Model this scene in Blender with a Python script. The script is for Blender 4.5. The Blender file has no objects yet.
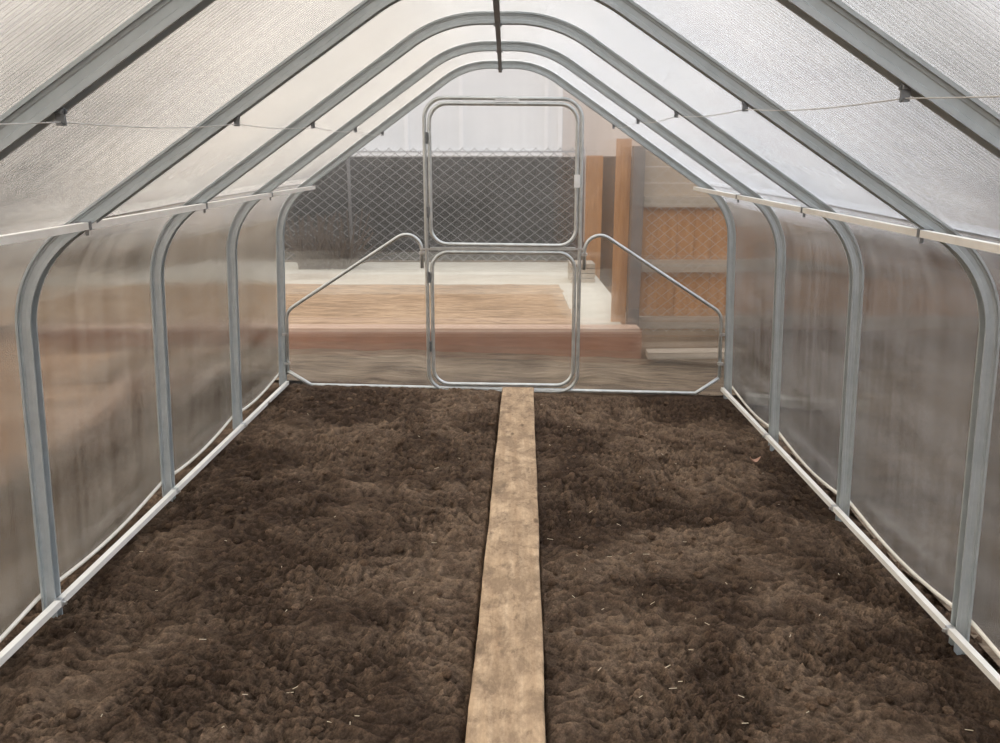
import bpy, bmesh, math, random
from mathutils import Vector, noise, Matrix
random.seed(7)
C = bpy.context.scene.collection
sc = bpy.context.scene

# ------------------------------------------------------------------ helpers
def mesh_obj(name, verts, faces, mat, parent=None, smooth=False):
    me = bpy.data.meshes.new(name)
    me.from_pydata([tuple(v) for v in verts], [], faces)
    me.update()
    bm = bmesh.new(); bm.from_mesh(me)
    bmesh.ops.recalc_face_normals(bm, faces=bm.faces)
    bm.to_mesh(me); bm.free()
    if smooth:
        for p in me.polygons: p.use_smooth = True
    me.materials.append(mat)
    o = bpy.data.objects.new(name, me)
    C.objects.link(o)
    if parent is not None: o.parent = parent
    return o

def tag(o, label=None, cat=None, group=None, kind=None):
    if label: o['label'] = label
    if cat: o['category'] = cat
    if group: o['group'] = group
    if kind: o['kind'] = kind
    return o

def empty(name, loc=(0, 0, 0)):
    o = bpy.data.objects.new(name, None); C.objects.link(o); o.location = loc
    o.empty_display_size = .1
    return o

class MB:
    def __init__(s): s.v = []; s.f = []
    def add(s, v, f):
        n = len(s.v); s.v += [Vector(p) for p in v]; s.f += [tuple(i + n for i in q) for q in f]
    def box(s, x0, x1, y0, y1, z0, z1):
        s.add([(x0,y0,z0),(x1,y0,z0),(x1,y1,z0),(x0,y1,z0),(x0,y0,z1),(x1,y0,z1),(x1,y1,z1),(x0,y1,z1)],
              [(0,3,2,1),(4,5,6,7),(0,1,5,4),(1,2,6,5),(2,3,7,6),(3,0,4,7)])
    def bar(s, a, b, w, h, up=(0,0,1)):
        a = Vector(a); b = Vector(b); d = (b-a).normalized(); up = Vector(up)
        r = d.cross(up)
        if r.length < 1e-4: r = d.cross(Vector((1,0,0)))
        r.normalize(); u = r.cross(d).normalized()
        v = []
        for p in (a, b):
            for i, j in ((-1,-1),(1,-1),(1,1),(-1,1)): v.append(p + r*(i*w/2) + u*(j*h/2))
        s.add(v, [(0,3,2,1),(4,5,6,7),(0,1,5,4),(1,2,6,5),(2,3,7,6),(3,0,4,7)])
    def sweep(s, pts, section, side=(0,1,0), closed=False):
        """section: (along normal, along side); normal lies in the plane of the path"""
        pts = [Vector(p) for p in pts]; n = len(pts); side = Vector(side).normalized(); k = len(section); V = []
        for i in range(n):
            if closed: t = (pts[(i+1) % n]-pts[i-1])
            else: t = pts[min(i+1, n-1)]-pts[max(i-1, 0)]
            t.normalize(); nn = side.cross(t).normalized(); sd = t.cross(nn).normalized()
            for (a, b) in section: V.append(pts[i] + nn*a + sd*b)
        F = []
        for i in range(n if closed else n-1):
            j = (i+1) % n
            for q in range(k):
                r = (q+1) % k
                F.append((i*k+q, i*k+r, j*k+r, j*k+q))
        if not closed:
            F.append(tuple(range(k-1, -1, -1))); F.append(tuple((n-1)*k+q for q in range(k)))
        s.add(V, F)
    def tube(s, pts, r, n=10, side=(0,1,0), closed=False):
        s.sweep(pts, [(r*math.cos(2*math.pi*q/n), r*math.sin(2*math.pi*q/n)) for q in range(n)], side, closed)
    def build(s, name, mat, parent=None, smooth=False): return mesh_obj(name, s.v, s.f, mat, parent, smooth)

def fillet(pts, rad, closed=False, seg=8):
    """round the corners of a polyline"""
    pts = [Vector(p) for p in pts]; n = len(pts); out = []
    for i in range(n):
        if not closed and i in (0, n-1): out.append(pts[i]); continue
        r = rad[i] if isinstance(rad, (list, tuple)) else rad
        if r <= 0: out.append(pts[i]); continue
        a = (pts[i-1]-pts[i]).normalized(); b = (pts[(i+1) % n]-pts[i]).normalized()
        ang = a.angle(b); t = r/math.tan(ang/2); h = r/math.sin(ang/2)
        c = pts[i] + (a+b).normalized()*h
        p0 = pts[i]+a*t-c; p1 = pts[i]+b*t-c
        for q in range(seg+1):
            u = q/seg; w = p0.angle(p1)
            out.append(c + (p0*math.sin((1-u)*w)+p1*math.sin(u*w))/math.sin(w))
    return out

def resample(pts, step):
    out = [pts[0]]
    for a, b in zip(pts, pts[1:]):
        m = max(1, int((b-a).length/step))
        for i in range(1, m+1): out.append(a.lerp(b, i/m))
    return out

# ------------------------------------------------------------------ materials
class NT:
    def __init__(s, name):
        s.m = bpy.data.materials.new(name); s.m.use_nodes = True
        s.t = s.m.node_tree; s.t.nodes.clear()
        s.out = s.n('ShaderNodeOutputMaterial')
    def n(s, typ, **kw):
        d = s.t.nodes.new(typ)
        for k, v in kw.items():
            if k in d.inputs.keys() if isinstance(k, str) else False: d.inputs[k].default_value = v
            else: setattr(d, k, v)
        return d
    def l(s, a, b): s.t.links.new(a, b)
    def coords(s, scale=(1,1,1), rot=(0,0,0)):
        tc = s.n('ShaderNodeTexCoord'); mp = s.n('ShaderNodeMapping')
        mp.inputs['Scale'].default_value = scale; mp.inputs['Rotation'].default_value = rot
        s.l(tc.outputs['Object'], mp.inputs['Vector']); return mp.outputs['Vector']
    def noise(s, vec, scale, detail=4, rough=.55, dist=0):
        d = s.n('ShaderNodeTexNoise'); d.inputs['Scale'].default_value = scale
        d.inputs['Detail'].default_value = detail; d.inputs['Roughness'].default_value = rough
        d.inputs['Distortion'].default_value = dist
        s.l(vec, d.inputs['Vector']); return d.outputs['Fac']
    def ramp(s, fac, stops):
        d = s.n('ShaderNodeValToRGB'); e = d.color_ramp.elements
        while len(e) < len(stops): e.new(.5)
        for x, (p, c) in zip(e, stops): x.position = p; x.color = (*c, 1) if len(c) == 3 else c
        s.l(fac, d.inputs['Fac']); return d.outputs['Color']
    def math(s, op, a, b=0., clamp=False):
        d = s.n('ShaderNodeMath', operation=op); d.use_clamp = clamp
        for i, x in enumerate((a, b)):
            if isinstance(x, (int, float)): d.inputs[i].default_value = x
            else: s.l(x, d.inputs[i])
        return d.outputs[0]
    def mixc(s, fac, a, b, mode='MIX'):
        d = s.n('ShaderNodeMix', data_type='RGBA', blend_type=mode)
        for key, x in ((0, fac), (6, a), (7, b)):
            if isinstance(x, (int, float)): d.inputs[key].default_value = x
            elif isinstance(x, tuple): d.inputs[key].default_value = (*x, 1)
            else: s.l(x, d.inputs[key])
        return d.outputs[2]
    def bump(s, h, strength=.5, dist=.01):
        d = s.n('ShaderNodeBump'); d.inputs['Strength'].default_value = strength; d.inputs['Distance'].default_value = dist
        s.l(h, d.inputs['Height']); return d.outputs['Normal']
    def bsdf(s, color, rough=.7, metal=0., normal=None, spec=.4):
        d = s.n('ShaderNodeBsdfPrincipled')
        for k, x in (('Base Color', color), ('Roughness', rough), ('Metallic', metal), ('Specular IOR Level', spec)):
            if isinstance(x, (int, float)): d.inputs[k].default_value = x
            elif isinstance(x, tuple): d.inputs[k].default_value = (*x, 1)
            else: s.l(x, d.inputs[k])
        if normal is not None: s.l(normal, d.inputs['Normal'])
        s.l(d.outputs[0], s.out.inputs['Surface']); return d

def simple(name, c0, c1, scale=8, rough=.7, metal=0., stretch=(1,1,1), bump=0., bdist=.005, spec=.4):
    t = NT(name); v = t.coords(stretch); f = t.noise(v, scale, 5)
    col = t.ramp(f, [(.3, c0), (.7, c1)])
    t.bsdf(col, rough, metal, t.bump(f, bump, bdist) if bump else None, spec)
    return t.m

def sheet_mat(name, across, veil, rough, tint, clear=0., streak=1.0, period=.011, tilt=.9):
    """fluted translucent sheet; flutes repeat along the axis `across`"""
    t = NT(name)
    tc = t.n('ShaderNodeTexCoord'); sp = t.n('ShaderNodeSeparateXYZ'); t.l(tc.outputs['Object'], sp.inputs[0])
    ax = sp.outputs[across]
    tri = t.math('PINGPONG', ax, max(period, .001)/2)
    line = t.math('LESS_THAN', tri, period*.16)                    # the thin flute walls
    sc1 = [.5, .5, .5]; sc1['XYZ'.index(across)] = 26
    st = t.noise(t.coords(tuple(sc1)), 1.0, 6, .6)                  # long streaks along the flutes
    sc2 = [9, 9, 9]; sc2['XYZ'.index(across)] = 1.2
    st2 = t.noise(t.coords(tuple(sc2)), 1.0, 3, .5)                 # faint cross wear
    blot = t.noise(t.coords((1,1,1)), 1.7, 4, .55)
    v = t.math('MULTIPLY', t.math('SUBTRACT', st, .5), .16*streak)
    v = t.math('ADD', v, t.math('MULTIPLY', t.math('SUBTRACT', st2, .5), .16*streak))
    v = t.math('ADD', v, t.math('MULTIPLY', t.math('SUBTRACT', blot, .5), .16*streak))
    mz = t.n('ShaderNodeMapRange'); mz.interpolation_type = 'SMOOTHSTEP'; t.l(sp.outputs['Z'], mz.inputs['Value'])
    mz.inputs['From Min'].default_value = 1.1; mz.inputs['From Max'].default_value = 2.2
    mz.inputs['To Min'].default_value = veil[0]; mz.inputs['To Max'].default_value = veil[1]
    if period:                                               # the flute lines are drawn stronger up in the roof
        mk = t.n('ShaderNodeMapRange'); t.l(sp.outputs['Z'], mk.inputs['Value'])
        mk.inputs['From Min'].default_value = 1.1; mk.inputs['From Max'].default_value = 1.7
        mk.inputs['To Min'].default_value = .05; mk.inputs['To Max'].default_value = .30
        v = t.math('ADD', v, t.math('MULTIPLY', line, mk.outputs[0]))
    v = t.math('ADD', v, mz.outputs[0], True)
    tr = t.n('ShaderNodeBsdfTranslucent'); tr.inputs[0].default_value = (*tint, 1)
    df = t.n('ShaderNodeBsdfDiffuse'); df.inputs[0].default_value = (*tint, 1)
    ms = t.n('ShaderNodeMixShader'); ms.inputs[0].default_value = .12; t.l(tr.outputs[0], ms.inputs[1]); t.l(df.outputs[0], ms.inputs[2])
    rf = t.n('ShaderNodeBsdfRefraction'); rf.inputs['Roughness'].default_value = rough
    rf.inputs['IOR'].default_value = 1.22; rf.inputs['Color'].default_value = (.97, .97, .97, 1)
    # the flutes bend light sideways only: tilt the normal across them
    ge = t.n('ShaderNodeNewGeometry'); cb = t.n('ShaderNodeCombineXYZ'); va = t.n('ShaderNodeVectorMath', operation='ADD'); vn = t.n('ShaderNodeVectorMath', operation='NORMALIZE')
    wv = t.math('MULTIPLY', t.math('SINE', t.math('MULTIPLY', ax, 2*math.pi/.0043)), tilt)
    t.l(wv, cb.inputs[across]); t.l(ge.outputs['Normal'], va.inputs[0]); t.l(cb.outputs[0], va.inputs[1]); t.l(va.outputs[0], vn.inputs[0])
    t.l(vn.outputs[0], rf.inputs['Normal'])
    base = rf.outputs[0]
    if clear > 0:
        tp = t.n('ShaderNodeBsdfTransparent'); tp.inputs[0].default_value = (.97, .97, .97, 1)
        m0 = t.n('ShaderNodeMixShader'); m0.inputs[0].default_value = clear
        t.l(rf.outputs[0], m0.inputs[1]); t.l(tp.outputs[0], m0.inputs[2]); base = m0.outputs[0]
    m1 = t.n('ShaderNodeMixShader'); t.l(v, m1.inputs[0]); t.l(base, m1.inputs[1]); t.l(ms.outputs[0], m1.inputs[2])
    gl = t.n('ShaderNodeBsdfGlossy'); gl.inputs['Roughness'].default_value = .16; gl.inputs['Color'].default_value = (1, 1, 1, 1)
    fr = t.n('ShaderNodeLayerWeight'); fr.inputs['Blend'].default_value = .22
    m2 = t.n('ShaderNodeMixShader'); t.l(t.math('MULTIPLY', fr.outputs['Fresnel'], .28), m2.inputs[0])
    t.l(m1.outputs[0], m2.inputs[1]); t.l(gl.outputs[0], m2.inputs[2])
    t.l(m2.outputs[0], t.out.inputs['Surface'])
    return t.m

M_galv = NT('galvanised_steel')
_v = M_galv.coords((1,1,1)); _f = M_galv.noise(_v, 26, 5, .6); _g = M_galv.noise(_v, 3.1, 3)
_c = M_galv.mixc(.5, M_galv.ramp(_f, [(.3, (.40,.445,.46)), (.7, (.55,.59,.60))]), M_galv.ramp(_g, [(.3, (.41,.46,.475)), (.75, (.56,.59,.595))]))
M_galv.bsdf(_c, M_galv.math('ADD', M_galv.math('MULTIPLY', _f, .25), .38), .25); M_galv = M_galv.m
M_tube = simple('bright_galvanised_tube', (.50,.53,.53), (.66,.68,.67), 18, .34, .7)
M_rail = simple('pale_galvanised_rail', (.88,.86,.80), (.96,.95,.90), 20, .40, .05)
M_ridge = simple('underside_shade_steel', (.05,.05,.055), (.10,.10,.105), 18, .5, .3)  # steel coloured dark to stand in for shade on its underside
M_clip = simple('zinc_clip', (.16,.17,.18), (.28,.29,.30), 30, .4, .7)
M_bolt = simple('zinc_bolt', (.62,.63,.63), (.75,.75,.74), 30, .3, .8)
M_white = simple('white_plastic', (.78,.79,.78), (.86,.87,.86), 10, .4)
M_wire = simple('pale_wire', (.66,.66,.64), (.78,.78,.76), 20, .5)
M_edge = simple('bright_sheet_edge', (.82,.78,.68), (.95,.92,.84), 14, .4)
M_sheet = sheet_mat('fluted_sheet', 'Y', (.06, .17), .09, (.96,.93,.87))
M_gable = sheet_mat('gable_sheet', 'X', (.02, .10), .03, (.93,.93,.93), .75, .25, 0, .25)

# soil
def soil_mat(name, dark, mid, light, seed=0.):
    t = NT(name); v = t.coords((1,1,1)); v2 = t.coords((1,1,1), (0,0,seed))
    a = t.noise(v2, 1.3, 6, .6, .6); b = t.noise(v, 11, 8, .66); c = t.noise(v, 55, 6, .7)
    col = t.mixc(t.ramp(a, [(.44, (0,0,0)), (.58, (1,1,1))]), t.ramp(b, [(.28, dark), (.72, mid)]), t.ramp(b, [(.30, mid), (.72, light)]))
    col = t.mixc(.45, col, t.ramp(c, [(.3, (.35,.33,.31)), (.72, (1.5,1.45,1.4))]), 'MULTIPLY')
    d = t.noise(v, 150, 4, .7)
    col = t.mixc(.6, col, t.ramp(d, [(.35, (.45,.43,.41)), (.68, (1.45,1.42,1.38))]), 'MULTIPLY')
    ge = t.n('ShaderNodeNewGeometry'); col = t.mixc(.85, col, t.ramp(ge.outputs['Pointiness'], [(.40, (.22,.205,.19)), (.5, (1.0,1.0,1.0)), (.60, (1.8,1.72,1.65))]), 'MULTIPLY')  # crevice shading put into the colour: hollows darker, crests lighter
    h = t.math('ADD', t.math('ADD', t.math('MULTIPLY', b, 1.0), t.math('MULTIPLY', c, .7)), t.math('MULTIPLY', d, .3))
    t.bsdf(col, .95, 0, t.bump(h, 1.0, .03), .10); return t.m
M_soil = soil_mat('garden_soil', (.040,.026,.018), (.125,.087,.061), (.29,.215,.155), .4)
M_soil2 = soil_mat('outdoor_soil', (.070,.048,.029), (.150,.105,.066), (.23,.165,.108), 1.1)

t = NT('dry_earth'); v = t.coords((1.0, 4.5, 1)); a = t.noise(v, 3.0, 7, .66, .5); b = t.noise(t.coords((.6, 1.6, 1)), 1.6, 5, .6)
col = t.mixc(t.ramp(b, [(.35, (0,0,0)), (.68, (1,1,1))]), t.ramp(a, [(.34, (.045,.033,.024)), (.64, (.20,.15,.105))]), t.ramp(a, [(.34, (.11,.083,.058)), (.64, (.38,.30,.215))]))
t.bsdf(col, .95, 0, t.bump(a, .8, .05), .1); M_dry = t.m
t = NT('straw_yard'); v = t.coords((1.6, 5.5, 1), (0,0,.05)); a = t.noise(v, 2.6, 8, .7, .8); b = t.noise(t.coords((1,1,1)), .9, 4)
col = t.mixc(t.ramp(b, [(.35, (0,0,0)), (.7, (1,1,1))]), t.ramp(a, [(.36, (.13,.082,.048)), (.62, (.42,.28,.17))]), t.ramp(a, [(.36, (.20,.13,.078)), (.62, (.60,.43,.275))]))
t.bsdf(col, .95, 0, t.bump(a, .7, .04), .1); M_straw = t.m
M_field = simple('pinkish_dry_grass', (.27,.16,.095), (.66,.44,.28), 2.2, .95, 0, (.5,3,1), .3, .03, .1)

# plank wood
t = NT('weathered_plank_wood'); v = t.coords((30, 1.6, 8)); g = t.noise(v, 1.2, 8, .62, .3); s1 = t.noise(t.coords((5,3.4,1)), 1.7, 9, .72, .3)
s2 = t.noise(t.coords((11,5.5,1)), 1.6, 8, .66, .5); s3 = t.noise(t.coords((60, 26, 1)), 1.5, 5, .7)
col = t.ramp(g, [(.25, (.36,.24,.145)), (.5, (.48,.345,.22)), (.75, (.60,.455,.31))])
col = t.mixc(t.ramp(s1, [(.42, (0,0,0)), (.58, (.9,.9,.9))]), col, (.27,.19,.122))
col = t.mixc(t.ramp(s2, [(.53, (0,0,0)), (.68, (.70,.70,.70))]), col, (.125,.088,.06))
col = t.mixc(.5, col, t.ramp(s3, [(.3, (.65,.63,.61)), (.7, (1.28,1.28,1.28))]), 'MULTIPLY')
vo = t.n('ShaderNodeTexVoronoi'); vo.inputs['Scale'].default_value = 1.0; t.l(t.coords((9, 3.4, 1)), vo.inputs['Vector'])
col = t.mixc(t.ramp(vo.outputs['Distance'], [(.05, (.8,.8,.8)), (.12, (0,0,0))]), col, (.10,.065,.04))
t.bsdf(col, .8, 0, t.bump(g, .35, .004), .2); M_plank = t.m

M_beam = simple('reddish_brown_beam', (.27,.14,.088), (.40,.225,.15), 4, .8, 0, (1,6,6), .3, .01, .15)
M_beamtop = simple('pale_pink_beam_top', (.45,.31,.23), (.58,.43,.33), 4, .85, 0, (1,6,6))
M_conc = simple('pale_concrete', (.44,.41,.34), (.56,.53,.45), 3, .9, 0, (1,1,1), .2)
M_screen = simple('charcoal_windscreen', (.042,.043,.041), (.078,.077,.072), 2.5, .9, 0, (1,1,1), .2, .02, .1)
M_mesh = simple('grey_fence_wire', (.21,.21,.21), (.29,.29,.29), 10, .6, .2)
M_mesh2 = simple('pale_fence_wire', (.36,.32,.28), (.46,.42,.37), 10, .6, .2)
M_board = simple('orange_tan_boards', (.33,.165,.07), (.52,.285,.135), 3, .85, 0, (9,1,1.2), .3, .01, .15)
M_greyrail = simple('weathered_grey_rail', (.33,.28,.22), (.45,.39,.31), 5, .85, 0, (1,6,6))
M_post = simple('dull_grey_post', (.13,.125,.12), (.20,.19,.18), 8, .6, .2)
M_build = simple('pale_siding', (.70,.73,.75), (.80,.82,.83), .8, .7, 0, (1,1,1))
M_seam = simple('siding_seam', (.83,.85,.86), (.90,.91,.92), 4, .6)
M_drysh = simple('dry_twigs', (.080,.060,.044), (.135,.105,.08), 14, .9)
M_fence = simple('beige_board_fence', (.34,.27,.20), (.50,.41,.31), 2, .85, 0, (.3,3,.5), .2)
M_pinkish = simple('haze_paled_siding', (.52,.44,.38), (.68,.60,.53), 1.5, .85, 0, (4,1,.3))  # pale tone stands in for sky glare haze over orange boards
M_shed = simple('brown_shed_boards', (.25,.18,.12), (.40,.30,.21), 2, .85, 0, (3,3,.5), .2)
M_strawbit = simple('pale_straw', (.55,.45,.30), (.72,.62,.46), 40, .8)
M_stone = simple('dull_stone', (.22,.19,.16), (.36,.32,.28), 30, .85)
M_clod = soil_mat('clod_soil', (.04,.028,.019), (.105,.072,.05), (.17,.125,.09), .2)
M_leaf = simple('dry_pink_leaf', (.42,.24,.17), (.58,.38,.29), 30, .7)

# ------------------------------------------------------------------ greenhouse geometry
K = .032                                   # the ground falls to the right
def gz(x): return -K*x
YS = [.5225+1.0*i for i in range(1, 6)]    # five arch planes: 1.52 .. 5.52
YE = YS[-1]
def profile(off=0., base=-.16):
    """centre line of an arch, left foot over the ridge to the right foot"""
    bx, bz = 1.4567, 1.205
    xb = 1.505+.04*.16
    pts = [(-xb, 0, base+K*1.5), (-bx, 0, bz), (-.222, 0, 2.057), (.222, 0, 2.057), (bx, 0, bz-.012), (xb, 0, base-K*1.5)]
    p = fillet(pts, [0, .40, .50, .50, .40, 0], seg=14)
    p = [Vector((q.x-.030*max(0, (q.z-1.3)/.75), 0, q.z)) for q in p]
    p = resample(p, .06)
    if off:
        out = []
        for i, q in enumerate(p):
            tt = (p[min(i+1, len(p)-1)]-p[max(i-1, 0)]).normalized()
            nn = Vector((-tt.z, 0, tt.x)); out.append(q+nn*off)
        p = out
    return p
def droop(y):
    """the roof stands a little lower toward the near end"""
    D = [.125, .078, .040, .018, 0.]; u = y-.5225-1
    if u <= 0: return D[0]-.04*u
    if u >= 4: return 0.
    i = int(u); return D[i]+(D[i+1]-D[i])*(u-i)
def sink(p, y): return Vector((p.x, p.y, p.z-droop(y)*max(0, min(1.1, (p.z-.3)/1.6))))
PC0 = profile(); PC = PC0
half = [(-.021,-.013),(-.021,-.0085),(.010,-.006)]
# (normal, side): normal here points INTO the arch for side=(0,1,0) -> negate below
sec = [(-.022,-.019),(-.010,-.0185),(-.008,-.0165),(.006,-.0165),(.008,-.0185),(.014,-.0185),(.014,-.025),(.021,-.025)]
sec = sec + [(a, -b) for a, b in reversed(sec)] + [(-.022,.014),(.008,.011),(.008,-.011),(-.022,-.014)]
side_test = Vector((0,1,0)).cross(Vector((0,0,1)))   # left foot going up: normal direction
SGN = 1 if side_test.x < 0 else -1                     # outward on the left is -x
sec = [(a*SGN, b) for a, b in sec]

def along(s):
    """point on the profile centre line at fraction s of its points, with outward normal"""
    i = s; tt = (PC[i+1]-PC[i-1]).normalized(); return PC[i], Vector((-tt.z, 0, tt.x))

def under(x, prof):
    for a, b in zip(prof, prof[1:]):
        if (a.x-x)*(b.x-x) <= 0 and a.z > 1.35:
            tt = (b-a).normalized(); n = Vector((-tt.z, 0, tt.x)); return a+(b-a)*((x-a.x)/(b.x-a.x)), n
def nearest_idx(x, z): return min(range(1, len(PC)-1), key=lambda i: (PC[i].x-x)**2+(PC[i].z-z)**2)

arch_labels = [
 'galvanised steel arch overhead nearest the viewer, only its two wide roof slopes in view',
 'galvanised steel arch second from the viewer, with the largest feet visible at both walls',
 'middle galvanised steel arch, its rounded peak just below the top of the view',
 'galvanised steel arch fourth from the viewer, one bay in front of the end wall',
 'farthest galvanised steel arch, framing the end wall with the door']
clipL, clipR = (-.79, 1.59), (.69, 1.60)
def bolt_mesh(mb, c, n, r=.008, h=.012):
    n = n.normalized(); a = n.cross(Vector((0,1,0))).normalized(); b = n.cross(a)
    v = []; k = 6
    for hh, rr in ((0, r), (h*.7, r), (h, r*.6)):
        for q in range(k):
            w = 2*math.pi*q/k; v.append(c+n*hh+a*(rr*math.cos(w))+b*(rr*math.sin(w)))
    f = [(q, (q+1) % k, k+(q+1) % k, k+q) for q in range(k)]+[(k+q, k+(q+1) % k, 2*k+(q+1) % k, 2*k+q) for q in range(k)]+[tuple(range(2*k, 3*k)), tuple(range(k-1, -1, -1))]
    mb.add(v, f)

for i, y in enumerate(YS):                                  # every arch stands at its own height, so each has its own rib
    PC = [sink(p, y) for p in PC0]
    root = empty('arch_rib', (0, y, 0))
    m = MB(); m.sweep(PC, sec); m.build('rib', M_galv, root)
    for (x, z) in (clipL, clipR):                           # wire clips hanging under the slopes
        c, n = under(x, PC); m = MB()
        q = c-n*.021
        m.box(q.x-.008, q.x+.008, -.003, .003, q.z-.024, q.z+.006)
        m.box(q.x-.008, q.x+.008, -.010, .010, q.z-.004, q.z+.004)
        m.box(q.x-.005, q.x+.005, -.007, .007, q.z-.024, q.z-.019)
        m.build('wire_clip', M_clip, root)
    for sx in (-1, 1):                                      # bolts along the outer flange
        for z in (.14, .58, 1.0):
            c, n = along(nearest_idx(sx*1.48, z)); m = MB()
            bolt_mesh(m, c+n*.012+Vector((0,-.0255,0)), Vector((0,-1,0)), .0075); m.build('bolt', M_bolt, root)
        c, n = along(nearest_idx(sx*.86, 1.60)); m = MB()
        bolt_mesh(m, c+n*.013+Vector((0,-.0255,0)), Vector((0,-1,0)), .0085); m.build('bolt', M_bolt, root)
    tag(root, arch_labels[i], 'greenhouse arch', 'steel arches of the greenhouse')

# ---- translucent cover
Y0, Y1 = -.35, YE+.035
def cover(name, pts, mat, bulge_side=0, thick=.005, nseg=96):
    ys = [Y0+(Y1-Y0)*j/nseg for j in range(nseg+1)]
    P = pts; n = len(P); N = []
    for i in range(n):
        tt = (P[min(i+1, n-1)]-P[max(i-1, 0)]).normalized(); N.append(Vector((-tt.z, 0, tt.x)))
    V = []
    for layer in (0, 1):
        for i in range(n):
            for yv in ys:
                p = P[i]+N[i]*(thick*layer)
                if bulge_side:
                    ph = abs(math.sin(math.pi*(yv-.5225)))
                    low = max(0, 1-(P[i].z-.0)/.60)**1.5
                    p = p+Vector((bulge_side*.012*ph*low, 0, -.048*ph*low))
                p = sink(p, yv); V.append((p.x, yv, p.z))
    w = nseg+1; L = n*w; F = []
    for i in range(n-1):
        for j in range(nseg):
            a, b, c, d = i*w+j, i*w+j+1, (i+1)*w+j+1, (i+1)*w+j
            F.append((a, b, c, d)); F.append((L+d, L+c, L+b, L+a))
    for j in range(nseg):
        F.append((j, L+j, L+j+1, j+1)); a = (n-1)*w
        F.append((a+j, a+j+1, L+a+j+1, L+a+j))
    for i in range(n-1):
        F.append((i*w, (i+1)*w, L+(i+1)*w, L+i*w)); F.append((i*w+nseg, L+i*w+nseg, L+(i+1)*w+nseg, (i+1)*w+nseg))
    o = mesh_obj(name, V, F, mat, None, True)
    return o, [Vector(V[j]) for j in range(w)], [Vector(V[(n-1)*w+j]) for j in range(w)]

PO = profile(.0245, -.06)
PO = resample(PO, .05)
zb = .07
ridge = min(range(len(PO)), key=lambda i: abs(PO[i].x+.02))
iL = min(range(len(PO)//2), key=lambda i: abs(PO[i].z-1.345))
iR = max(range(len(PO)//2, len(PO)), key=lambda i: -abs(PO[i].z-1.33))
def cut_at(pts, z):
    a = [p for p in pts if p.z > z]; lowp = min(a, key=lambda p: p.z); q = Vector((lowp.x, 0, z))
    return [q]+a if a[0] is lowp else a+[q]
left_pts = cut_at(PO[:iL+1], .092); right_pts = cut_at(PO[iR:], .006)
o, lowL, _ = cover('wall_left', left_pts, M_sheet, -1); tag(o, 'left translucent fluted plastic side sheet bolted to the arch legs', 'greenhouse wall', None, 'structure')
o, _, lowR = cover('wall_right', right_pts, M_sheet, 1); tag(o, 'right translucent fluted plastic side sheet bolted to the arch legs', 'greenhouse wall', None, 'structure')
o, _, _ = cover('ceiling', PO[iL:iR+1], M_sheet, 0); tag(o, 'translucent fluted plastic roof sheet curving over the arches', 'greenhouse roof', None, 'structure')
for nm, low, lab in (('trim_1', lowL, 'pale bowed lower edge of the left plastic sheet'), ('trim_2', lowR, 'pale bowed lower edge of the right plastic sheet')):
    m = MB(); m.tube([p+Vector((0,0,-.004)) for p in low], .008, 8, (0,0,1))
    tag(m.build(nm, M_edge, None, True), lab, 'sheet edge', None, 'structure')
# end wall sheet, cut to the arch outline
gp = profile(.012, -.09); V = []; n = len(gp)
for yv in (YE+.0245, YE+.0285):
    V += [(p.x, yv, p.z) for p in gp]
F = [tuple(range(n)), tuple(range(2*n-1, n-1, -1))]+[(i, i+1, n+i+1, n+i) for i in range(n-1)]+[(n-1, 0, n, 2*n-1)]
tag(mesh_obj('wall_far', V, F, M_gable), 'clear plastic sheet closing the far end behind the door frame', 'greenhouse wall', None, 'structure')

# ---- rails
def square_tube(mb, a, b, w, h): mb.bar(a, b, w, h)
for sx, xs, zs, zt, lab in ((-1, -1.232, 1.288, 1.314, 'long pale square steel rail along the left side at shoulder height'),
                        (1, 1.211, 1.262, 1.308, 'long pale square steel rail along the right side at shoulder height')):
    root = empty('shoulder_rail', (xs, 3.0, zs)); inv = Vector(root.location)
    cuts = [.2, YS[0]-.02, YS[1]-.02, YS[2]-.02, YS[3]-.02, YE+.018]
    zz = lambda y: zs-.012+(zt-zs+.012)*(y-1.5)/4.0
    for q, (a, b) in enumerate(zip(cuts, cuts[1:])):
        m = MB(); m.bar(Vector((xs, a, zz(a)))-inv, Vector((xs, b-.004, zz(b)))-inv, .021, .021); m.build('tube', M_rail, root)
    for y in cuts[1:-1]:
        m = MB(); p = Vector((xs, y, zz(y)))-inv
        m.box(p.x-.0125, p.x+.0125, p.y-.016, p.y-.002, p.z-.0125, p.z+.0125)
        m.box(p.x-.004, p.x+.004, p.y-.014, p.y-.006, p.z-.028, p.z-.01)
        m.box(p.x+(-.03 if sx < 0 else .01), p.x+(-.01 if sx < 0 else .03), p.y-.012, p.y+.006, p.z-.004, p.z+.012)
        m.build('joint_bracket', M_clip, root)
    tag(root, lab, 'rail', 'shoulder rails')
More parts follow.
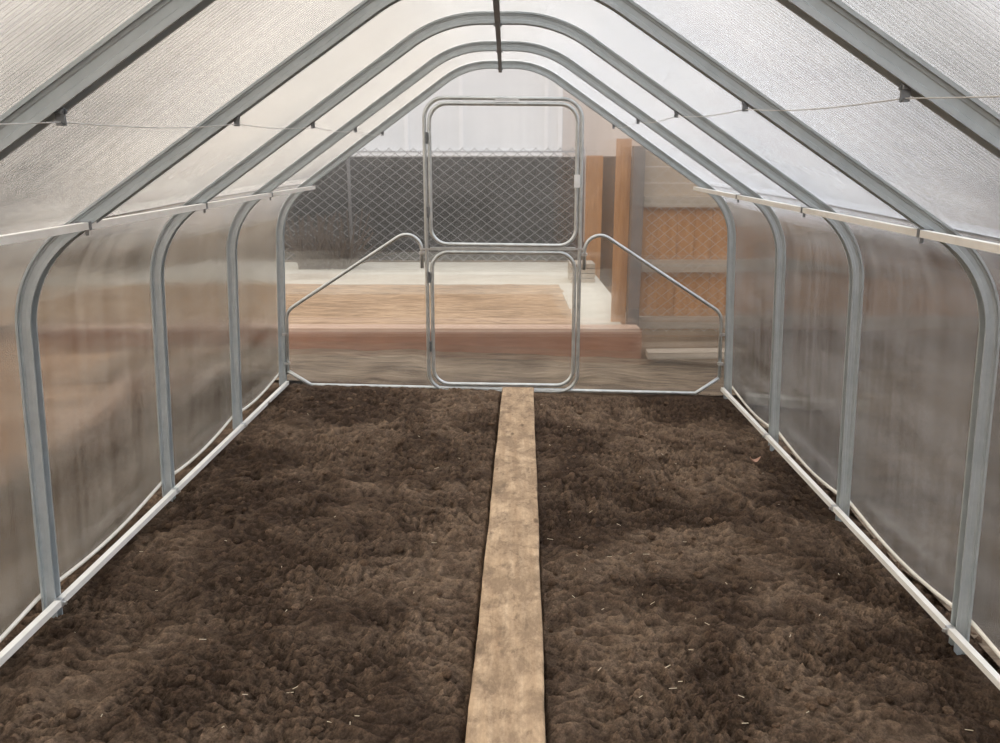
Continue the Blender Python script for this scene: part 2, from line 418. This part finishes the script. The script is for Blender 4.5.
for sx, lab in ((-1, 'pale steel base rail along the foot of the left wall on the soil'), (1, 'pale steel base rail along the foot of the right wall above the soil')):
    x = sx*1.462 if sx > 0 else -1.470
    zf = (lambda y: .062-.011*(y-2.5)) if sx < 0 else (lambda y: -.030+.006*(y-2.5))
    root = empty('base_rail', (x, 3.0, gz(x))); inv = Vector(root.location)
    cuts = [.2]+[yy-.01 for yy in YS[:-1]]+[YE-.02]
    for a, b in zip(cuts, cuts[1:]):
        m = MB(); m.bar(Vector((x, a, zf(a)))-inv, Vector((x, b-.004, zf(b)))-inv, .022, .022); m.build('tube', M_rail, root)
    for y in cuts[1:-1]:
        m = MB(); p = Vector((x, y, zf(y)))-inv
        m.box(p.x-.013, p.x+.013, p.y-.018, p.y+.0, p.z-.013, p.z+.013)
        m.box(p.x-sx*.012-.012, p.x-sx*.012+.012, p.y-.012, p.y-.004, p.z-.006, p.z+.004)
        m.build('joint_bracket', M_bolt, root)
    tag(root, lab, 'rail', 'base rails')
root = empty('ridge_rail', (-.035, 3.0, 1.99)); m = MB()
pr = [Vector((0, y-3.0, 2.030-droop(y)*1.06-1.99)) for y in (.3, *YS[:-1], YE+.06)]
for a, b in zip(pr, pr[1:]): m.bar(a, b+Vector((0,.002,0)), .020, .026)
m.build('tube', M_ridge, root)
for y in YS:
    m = MB(); zc = 2.030-droop(y)*1.06-1.99; m.box(-.016, .016, y-3.0-.012, y-3.0+.012, zc-.004, zc+.012); m.build('bracket', M_clip, root)
tag(root, 'steel ridge rail, coloured for underside shade, running under the peak of the roof', 'rail')
for sx, (x, z), lab in ((-1, clipL, 'thin pale wire threaded through the clips under the left roof slope'), (1, clipR, 'thin pale wire threaded through the clips under the right roof slope')):
    m = MB(); pts = []
    for j in range(61):
        y = .3+(YE-.0-.3)*j/60; PC = [sink(p, y) for p in PC0]
        c, n = under(x, PC); q = c-n*.021; sag = .010*math.sin(math.pi*((y-.5225) % 1.0))
        pts.append((q.x, y, q.z-.018-sag))
    m.tube(pts, .0013, 6, (0,0,1)); tag(m.build('support_wire', M_wire, None, True), lab, 'wire', 'roof wires')

# ---- door in the far end
yd = YE-.012
door = empty('door_1', (-.017, yd, 0))
def P(x, z, dy=0): return (x+.017, dy, z)
m = MB(); m.tube(fillet([P(-.515,-.022), P(-.512,1.862), P(.478,1.852), P(.484,-.036)], .125, True, 10), .0125, 12, (0,1,0), True)
m.build('door_frame', M_tube, door, True)
def leaf(name, z0, z1, r):
    m = MB(); m.tube(fillet([P(-.484, z0+.008), P(-.481, z1), P(.450, z1-.006), P(.455, z0-.004)], r, True, 10), .0125, 12, (0,1,0), True)
    return m.build(name, M_tube, door, True)
up = leaf('upper_leaf', .948, 1.828, .11); lo = leaf('lower_leaf', .012, .905, .11)
m = MB(); m.box(-.05, .10, -.016, -.010, 1.842, 1.856); m.build('top_plate', M_bolt, door)
m = MB(); m.box(-.30, .05, -.010, .014, -.05, -.015); m.build('sill_plate', M_galv, door)
m = MB(); m.box(-.475, .47, -.006, .008, .916, .936); m.build('crossbar', M_tube, door)
for z in (1.62, 1.16, .74, .28):
    m = MB(); m.box(-.488, -.476, -.020, -.004, z-.035, z+.035); m.build('hinge', M_clip, up if z > .93 else lo)
for (z, px) in ((.925, .49), (.925, -.505)):
    m = MB(); m.box(px-.030, px+.030, -.020, -.012, z-.006, z+.006); bolt_mesh(m, Vector((px, -.020, z)), Vector((0,-1,0)), .012); m.build('corner_clamp', M_bolt, door)
m = MB(); m.box(.452, .488, -.030, -.010, 1.315, 1.395); m.box(.460, .478, -.036, -.030, 1.335, 1.362); tag(m.build('latch', M_white, up), 'white latch plate')
tag(door, 'tubular steel greenhouse door with an upper and a lower leaf in the far end', 'door', None, 'structure')
# tubes bracing the gable at each side of the door
yb = YE-.010
for sx, pts, lab in (
    (-1, [(-.545,.80), (-.545,1.10), (-.655,1.066), (-1.45,.515), (-1.468,.10), (-1.468,.085)], 'bent steel brace tube left of the door, sloping down to the left wall'),
    (1, [(.512,.79), (.512,1.095), (.625,1.062), (1.425,.505), (1.440,.08), (1.440,.065)], 'bent steel brace tube right of the door, sloping down to the right wall')):
    bx, bz = pts[0]; root = empty('brace_tube', (bx, yb, bz))
    q = [(x-bx, 0, z-bz) for x, z in pts]
    path = fillet([q[0], (q[0][0], 0, q[1][2]), q[3], q[5]], [0, .10, .10, 0], seg=10)
    m = MB(); m.tube(path, .0115, 12, (0,1,0)); m.build('tube', M_tube, root, True)
    for (xx, z) in ((0, .10), (q[4][0]-.0, .36-bz), (q[4][0], .16-bz)):
        m = MB(); m.box(xx-.018, xx+.018, -.016, .012, z-.008, z+.008); m.build('clamp', M_bolt, root)
    tag(root, lab, 'brace')
m = MB()
path = fillet([(-1.462, 0, .105), (-1.315, 0, .010), (1.285, 0, -.046), (1.438, 0, .062)], [0, .02, .02, 0], seg=4)
m.tube(path, .0125, 12, (0,1,0)); o = m.build('sill_tube', M_tube, None, True); o.location = (0, yb+.0, 0)
tag(o, 'low steel sill tube along the soil under the door with turned-up ends', 'sill tube')

# ------------------------------------------------------------------ floor: bare soil
def fbm(x, y, s, o=4): return noise.fractal(Vector((x*s, y*s, 3.3)), 1.0, 2.0, o)
def soil_h(x, y):
    h = gz(x)-.012
    wx = x+.05*fbm(x+9, y, 5, 2); wy = y+.05*fbm(x, y+5, 5, 2)
    h += .026*fbm(x, y, 1.6, 3); pa = max(0, min(1, .5+1.3*fbm(x+3, y+8, 2.4, 3)))
    n1 = noise.fractal(Vector((wx*8, wy*10, 0)), .9, 2.1, 4); h += .026*n1
    n2 = 1-abs(noise.noise(Vector((wx*13, wy*19, 7)))); h += .020*(n2**3)
    n4 = abs(noise.noise(Vector((x*27+wx*6, y*31, 4)))); h -= .016*(1-n4)**4*pa
    h += (.003+.009*pa)*noise.fractal(Vector((x*38+y*6, y*44, 2)), .75, 2.1, 4)
    e = abs(x-.04-.026*(y-3.6)*0)
    pl = -.003+.0215*(y-1.86)
    d = abs(x-pl)
    if d < .17: h = h*(d-.0)/.17 + (gz(x)-.022)*(1-d/.17) if d > .11 else gz(x)-.030+.25*(h-gz(x))
    dl = x+1.47                                              # earth banked against the base rails
    if dl < .16: h -= .040*(1-max(0, dl)/.16)
    dr = 1.46-x
    if dr < .22: h -= .050*(1-max(0, dr)/.22)**1.3
    if y > 5.3: h = h+(gz(x)-.042-h)*min(1, (y-5.3)/.2)*.7
    return h
ys = []; y = .25
while y < 5.62:
    ys.append(y); y += .024 if y < 1.55 else .0036+.0018*y
nx = 480; xs_ = [-1.62+3.24*i/nx for i in range(nx+1)]
V = [(x, y, soil_h(x, y)) for y in ys for x in xs_]; w = nx+1
F = [(j*w+i, j*w+i+1, (j+1)*w+i+1, (j+1)*w+i) for j in range(len(ys)-1) for i in range(nx)]
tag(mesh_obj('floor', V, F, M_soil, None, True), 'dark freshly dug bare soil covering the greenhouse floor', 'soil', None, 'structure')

def on_soil(x, y): return soil_h(x, y)
# clods, straw bits, pebbles
def lump(mb, c, r, seed, sq=.7):
    bm = bmesh.new(); bmesh.ops.create_icosphere(bm, subdivisions=2, radius=1)
    for v in bm.verts:
        k = 1+.38*noise.noise(v.co*1.4+Vector((seed, 0, 0)))+.18*noise.noise(v.co*3.5+Vector((0, seed, 0)))
        v.co = Vector((v.co.x*k*r, v.co.y*k*r, v.co.z*k*r*sq))
    mb.add([v.co+Vector(c) for v in bm.verts], [tuple(q.index for q in f.verts) for f in bm.faces]); bm.free()
m = MB()
for k in range(520):
    x = random.uniform(-1.42, 1.40); y = 1.7+3.75*random.random()**1.2
    if abs(x-(-.003+.0215*(y-1.86))) < .125: continue
    r = random.choice((.006, .008, .010, .012, .012, .014, .017))*random.uniform(.7, 1.2)
    lump(m, (x, y, on_soil(x, y)+r*.25), r, k*3.1)
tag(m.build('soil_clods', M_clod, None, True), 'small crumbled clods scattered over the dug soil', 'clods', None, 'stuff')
m = MB()
for k in range(110):
    x = random.uniform(-1.40, 1.38) if k % 3 else random.uniform(.14, .9); y = 1.75+3.4*random.random()**1.6
    if abs(x-(-.003+.0215*(y-1.86))) < .125: continue
    a = random.uniform(0, 6.28); L = random.uniform(.008, .026); z = on_soil(x, y)+.006
    d = Vector((math.cos(a), math.sin(a), random.uniform(-.15, .25)))*L/2; c = Vector((x, y, z))
    m.bar(c-d, c+d, .0018, .0014)
tag(m.build('straw_bits', M_strawbit, None), 'short pale straw bits scattered on the soil', 'straw', None, 'stuff')
# dry leaf by the right base rail
lx, ly = 1.285, 4.12; lz = on_soil(lx, ly)+.012; V = []; F = []
for i in range(9):
    u = i/8-.5; wd = .020*math.cos(u*math.pi)**.8 if abs(u) < .5 else .0005
    for j in (-1, 0, 1): V.append((lx+u*.055, ly+j*wd, lz+.010*abs(j)+.10*u*u+.012))
for i in range(8):
    for j in (0, 1): F.append((i*3+j, (i+1)*3+j, (i+1)*3+j+1, i*3+j+1))
tag(mesh_obj('dry_leaf', V, F, M_leaf, None, True), 'curled pinkish brown dry leaf on the soil beside the right base rail', 'leaf')

# plank walkway
def plank_x(y): return (-.003+(.083+.003)*(y-1.86)/(5.388-1.86))
V = []; F = []; ysp = [.70+.04*i for i in range(int((5.39-.70)/.04)+1)]+[5.39]
sect = [(-.1,-.036),(-.1015,.0),(-.1,.0075),(-.096,.0105),(-.05,.0115),(0,.0118),(.05,.0115),(.096,.0105),(.1,.0075),(.1015,0),(.1,-.036)]
for y in ysp:
    wob = .004*noise.noise(Vector((0, y*2.3, 5))); wv = 1+.03*noise.noise(Vector((4, y*1.7, 1)))
    for (a, b) in sect:
        jag = .0022*noise.noise(Vector((a*40, y*14, 2)))
        V.append((plank_x(y)+a*1.02*wv+wob+jag, y, .018+b-K*plank_x(y)+.002*noise.noise(Vector((a*6, y*1.5, 8)))))
k = len(sect)
for j in range(len(ysp)-1):
    for i in range(k-1): F.append((j*k+i, j*k+i+1, (j+1)*k+i+1, (j+1)*k+i))
    F.append((j*k+k-1, j*k, (j+1)*k, (j+1)*k+k-1))
F.append(tuple(range(k))); F.append(tuple((len(ysp)-1)*k+i for i in range(k)))
tag(mesh_obj('walkway_plank', V, F, M_plank), 'long weathered wooden plank laid along the middle of the soil to the door', 'plank')

# ------------------------------------------------------------------ outside
def grid(name, x0, x1, y0, y1, nx, ny, zf, mat):
    V = [(x0+(x1-x0)*i/nx, y0+(y1-y0)*j/ny, 0) for j in range(ny+1) for i in range(nx+1)]
    V = [(x, y, zf(x, y)) for x, y, _ in V]; w = nx+1
    return mesh_obj(name, V, [(j*w+i, j*w+i+1, (j+1)*w+i+1, (j+1)*w+i) for j in range(ny) for i in range(nx)], mat, None, True)
inside = lambda x, y: -1.6 < x < 1.6 and y < 5.58
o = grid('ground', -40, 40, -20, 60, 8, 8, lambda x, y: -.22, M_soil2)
tag(o, 'brown bare earth stretching around the greenhouse', 'ground', None, 'structure')
o = grid('ground_end', -3.0, 7.0, 5.57, 6.72, 120, 30, lambda x, y: gz(max(-2, min(2, x)))-.035+.03*fbm(x, y, 2.2, 4), M_dry)
tag(o, 'rough brown earth strip between the end wall and the timber beam', 'ground', None, 'structure')
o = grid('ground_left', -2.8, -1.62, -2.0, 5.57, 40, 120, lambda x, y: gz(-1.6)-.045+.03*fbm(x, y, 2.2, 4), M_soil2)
tag(o, 'dark earth along the outside of the left wall', 'ground', None, 'structure')
o = grid('ground_right', 1.58, 7.0, -2.0, 5.57, 80, 120, lambda x, y: gz(1.6)-.045+.03*fbm(x, y, 2.2, 4), M_dry)
tag(o, 'dull brown earth along the outside of the right wall', 'ground', None, 'structure')
o = grid('straw_yard', -9.3, .62, 6.86, 9.42, 160, 40, lambda x, y: .145+.012*fbm(x, y, 3, 4), M_straw)
tag(o, 'flattened tan straw covering the yard behind the timber beam', 'straw', None, 'stuff')
o = grid('straw_field', -9.3, -2.75, -3, 6.60, 60, 60, lambda x, y: -.01+.03*fbm(x, y, 1.5, 4), M_field)
tag(o, 'tan straw ground seen blurred through the left wall', 'straw', None, 'stuff')
m = MB(); m.box(-9.3, .98, 9.40, 11.6, -.1, .150); m.box(.60, .98, 6.87, 9.40, -.1, .152)
tag(m.build('path', M_conc), 'pale concrete path crossing behind the straw yard and turning toward the greenhouse', 'path', None, 'structure')
m = MB(); m.box(.98, 1.10, 7.3, 11.6, -.1, .150)
tag(m.build('path_edge', M_conc), 'narrow concrete strip beside the orange boards', 'path', None, 'structure')
# timber beam with pale top
root = empty('timber_beam', (-2.6, 6.76, 0))
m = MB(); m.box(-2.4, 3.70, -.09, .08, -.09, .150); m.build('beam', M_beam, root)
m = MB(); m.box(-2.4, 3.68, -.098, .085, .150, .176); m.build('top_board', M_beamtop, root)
tag(root, 'long reddish brown timber beam edging the straw yard beyond the end wall', 'beam')
m = MB(); m.bar((1.12, 6.52, .0), (1.95, 6.48, .02), .16, .05); tag(m.build('loose_board', M_greyrail), 'weathered grey board lying on earth past the cut end of the beam', 'board')
m = MB(); m.bar((1.64, 5.36, -.04), (2.12, 5.20, -.04), .10, .05); tag(m.build('loose_board', M_conc), 'pale board lying outside the right wall near the far corner', 'board')
m = MB(); m.bar((-2.25, 3.8, .10), (-2.42, 5.5, .10), .16, .06); tag(m.build('loose_board', M_beamtop), 'pale board lying on earth outside the left wall', 'board')

# windscreen fence with chain link in front
def chain(mb, x0, x1, z0, z1, y, pw, ph, r):
    def clip_add(xa, za, xb, zb):
        if xa > xb: xa, za, xb, zb = xb, zb, xa, za
        t0 = max(0, (x0-xa)/(xb-xa)); t1 = min(1, (x1-xa)/(xb-xa))
        if t1-t0 > .01: mb.bar((xa+(xb-xa)*t0, y, za+(zb-za)*t0), (xa+(xb-xa)*t1, y, za+(zb-za)*t1), r, r, (0,1,0))
    H = z1-z0; dx = H/ph*pw
    n = int((x1-x0+dx)/pw)+2
    for i in range(n):
        xs = x0-dx+i*pw
        clip_add(xs, z0, xs+dx, z1); clip_add(xs+dx, z0, xs, z1)
root = empty('windscreen_fence', (-1.3, 11.75, .15)); inv = Vector(root.location)
m = MB(); V = []; F = []
nn = 60
for k_, z in enumerate((.15, .6, 1.1, 1.552)):
    for i in range(nn+1):
        x = -3.7+4.78*i/nn; V.append(Vector((x, 11.86+.03*noise.noise(Vector((x*2, z*2, 0))), z))-inv)
for k_ in range(3):
    for i in range(nn): F.append((k_*(nn+1)+i, k_*(nn+1)+i+1, (k_+1)*(nn+1)+i+1, (k_+1)*(nn+1)+i))
mesh_obj('windscreen', V, F, M_screen, root, True)
m = MB(); chain(m, -3.7-inv.x, 1.06-inv.x, .0, 1.52, 0, .165, .125, .010); m.build('chain_link', M_mesh, root)
m = MB(); m.tube([(-3.7-inv.x, .03, 1.47), (1.06-inv.x, .03, 1.47)], .010, 8, (0,0,1)); m.build('top_rail', M_mesh, root, True)
for x in (-3.7, -2.13, 1.06):
    m = MB(); m.tube([(x-inv.x, .04, 0), (x-inv.x, .04, 1.52)], .024, 8, (0,1,0)); m.build('post', M_mesh, root, True)
tag(root, 'chain link fence backed with dark screening cloth behind the yard', 'fence')

# orange tan board fence with grey rails, and chain link in front of it
root = empty('board_fence', (1.15, 7.05, .10)); inv = Vector(root.location)
def part(nm, mat, *boxes):
    m = MB()
    for b in boxes: m.box(b[0]-inv.x, b[1]-inv.x, b[2]-inv.y, b[3]-inv.y, b[4]-inv.z, b[5]-inv.z)
    return m.build(nm, mat, root)
bw = .145; x = 1.145; j = 0
while x < 4.8:
    part('board', M_board, (x, x+bw-.003, 7.12+.004*(j % 2), 7.145+.004*(j % 2), .08, 1.18)); x += bw; j += 1
for z0, z1 in ((1.115, 1.20), (.58, .68), (.10, .20)):
    part('rail', M_greyrail, (1.14, 4.9, 7.06, 7.118, z0, z1))
for q in range(4): part('top_board', M_fence, (1.14, 4.9, 7.12, 7.145, 1.18+.13*q, 1.305+.13*q))  # greyer tan than the boards below, pale haze put into the colour
part('post', M_post, (1.03, 1.125, 7.0, 7.1, -.1, 1.60))
part('post', M_greyrail, (3.3, 3.4, 7.0, 7.058, -.1, 1.72))
part('corner_board', M_board, (.905, 1.025, 7.10, 7.14, .08, 1.66))
m = MB(); chain(m, 1.14-inv.x, 4.9-inv.x, 0, 1.45, -.11, .105, .085, .0042); m.build('chain_link', M_mesh2, root)
tag(root, 'orange tan board fence with grey rails and post right of the door', 'fence')
# orange wall panel farther back, left of the dark gap
m = MB(); m.box(1.09, 1.31, 11.62, 11.68, -.23, 1.57); tag(m.build('orange_panel', M_board), 'narrow orange board panel standing at the end of the dark fence', 'panel')
m = MB(); m.box(1.28, 1.80, 11.9, 11.96, -.23, 1.56); o = m.build('dark_panel', M_screen); tag(o, 'dark narrow panel seen in the gap between orange boards', 'panel')
m = MB()
for q in range(4): m.box(.74, 1.02, 9.55, 9.95, .15+.055*q, .15+.055*q+.045)
tag(m.build('timber_pallet', M_greyrail), 'low pale slatted pallet on the concrete path beside the orange boards', 'pallet')
# pale building with vertical siding
root = empty('pale_building', (-4, 16, 0))
m = MB(); m.box(-10, 5.05, 0, 5, 0, 6.5); m.build('wall', M_build, root)
for x in (-9, -7.6, -6.2, -4.8, -3.4, -2.0, -.6, .8, 2.2, 3.2, 4.75, 5.0):
    m = MB(); m.box(x-.035, x+.035, -.03, 0, 0, 6.5); m.build('batten', M_seam, root)
m = MB(); m.box(-10, 5.05, -.04, 0, 1.60, 1.68); m.build('trim_board', M_seam, root)
tag(root, 'pale grey building wall with vertical siding above the dark fence', 'building')
m = MB(); m.box(1.05, 6.5, 16.4, 20, 0, 3.4); tag(m.build('tan_building', M_pinkish), 'tan boarded building, paled in colour for sky glare haze, half hidden above the board fence', 'building')
# dry bush by the left of the fence
root = empty('dry_shrub', (-2.3, 10.9, .15)); m = MB()
for k in range(160):
    a = random.uniform(0, 6.28); el = random.uniform(.3, 1.5); L = random.uniform(.25, .85)
    b = Vector((random.uniform(-.35, .35), random.uniform(-.15, .15), 0)); d = Vector((math.cos(a)*math.cos(el), math.sin(a)*math.cos(el)*.4, math.sin(el)))
    m.bar(b, b+d*L, .012, .012)
m.build('twigs', M_drysh, root); tag(root, 'dry brown twiggy shrub in front of the dark fence at left', 'shrub')
# things far outside, seen only as soft colour through the side sheets
root = empty('beige_fence', (-9.6, 8, 0)); m = MB(); m.box(-.05, .05, -14, 5, -.2, 1.75); m.build('boards', M_fence, root)
m = MB(); m.box(.0, 5.6, 4.95, 5.05, -.2, 1.75); m.build('end_boards', M_fence, root)
tag(root, 'beige board fence blurred beyond the left wall', 'fence')
root = empty('brown_shed', (6.4, 3, 0)); m = MB(); m.box(0, 4, -6, 3.4, -.2, 2.3); m.build('wall', M_shed, root)
m = MB(); m.add([(-.3,-6.3,2.3),(4.3,-6.3,2.3),(4.3,3.7,2.3),(-.3,3.7,2.3),(2,-6.3,3.4),(2,3.7,3.4)], [(0,4,5,3),(4,1,2,5),(0,1,4),(3,5,2),(0,3,2,1)]); m.build('roof', M_shed, root)
tag(root, 'brown boarded shed blurred beyond the right wall', 'shed')

# ------------------------------------------------------------------ sky and camera
w = bpy.data.worlds.new('overcast_sky'); sc.world = w; w.use_nodes = True; nt = w.node_tree; nt.nodes.clear()
def N(t): return nt.nodes.new(t)
tc = N('ShaderNodeTexCoord'); sp = N('ShaderNodeSeparateXYZ'); nt.links.new(tc.outputs['Generated'], sp.inputs[0])
r1 = N('ShaderNodeValToRGB'); e = r1.color_ramp.elements
for p, c in ((0, (.36,.29,.245,1)), (.08, (.46,.38,.325,1)), (.24, (.92,.89,.86,1)), (.35, (1,1,1,1))):
    if p == 0: e[0].position = 0; e[0].color = c
    elif p == .35: e[-1].position = p; e[-1].color = c
    else:
        q = e.new(p); q.color = c
nt.links.new(sp.outputs['Z'], r1.inputs['Fac'])
mr = N('ShaderNodeMapRange'); mr.inputs['From Min'].default_value = -.6; mr.inputs['From Max'].default_value = .6
nt.links.new(sp.outputs['X'], mr.inputs['Value'])
r2 = N('ShaderNodeValToRGB'); r2.color_ramp.elements[0].color = (1.0, .91, .80, 1); r2.color_ramp.elements[1].color = (.86, .92, 1.04, 1)
nt.links.new(mr.outputs[0], r2.inputs['Fac'])
mx = N('ShaderNodeMix'); mx.data_type = 'RGBA'; mx.blend_type = 'MULTIPLY'; mx.inputs[0].default_value = 1
nt.links.new(r1.outputs[0], mx.inputs[6]); nt.links.new(r2.outputs[0], mx.inputs[7])
bg = N('ShaderNodeBackground'); bg.inputs['Strength'].default_value = 2.2
nt.links.new(mx.outputs[2], bg.inputs['Color']); wo = N('ShaderNodeOutputWorld'); nt.links.new(bg.outputs[0], wo.inputs[0])

cam = bpy.data.cameras.new('camera'); co = bpy.data.objects.new('camera', cam); C.objects.link(co)
cam.sensor_fit = 'HORIZONTAL'; cam.sensor_width = 36.0; cam.lens = 843.58/1000*36.0; cam.clip_end = 300; cam.clip_start = .02
co.location = (-.0085, 0, 1.4622); co.rotation_euler = (math.pi/2-.2415, 0, .0051)
sc.camera = co
cy = sc.cycles
cy.max_bounces = 16; cy.transmission_bounces = 12; cy.transparent_max_bounces = 16; cy.diffuse_bounces = 5; cy.glossy_bounces = 5
cy.use_denoising = True
sc.view_settings.view_transform = 'Standard'; sc.view_settings.look = 'None'; sc.view_settings.exposure = 0.0
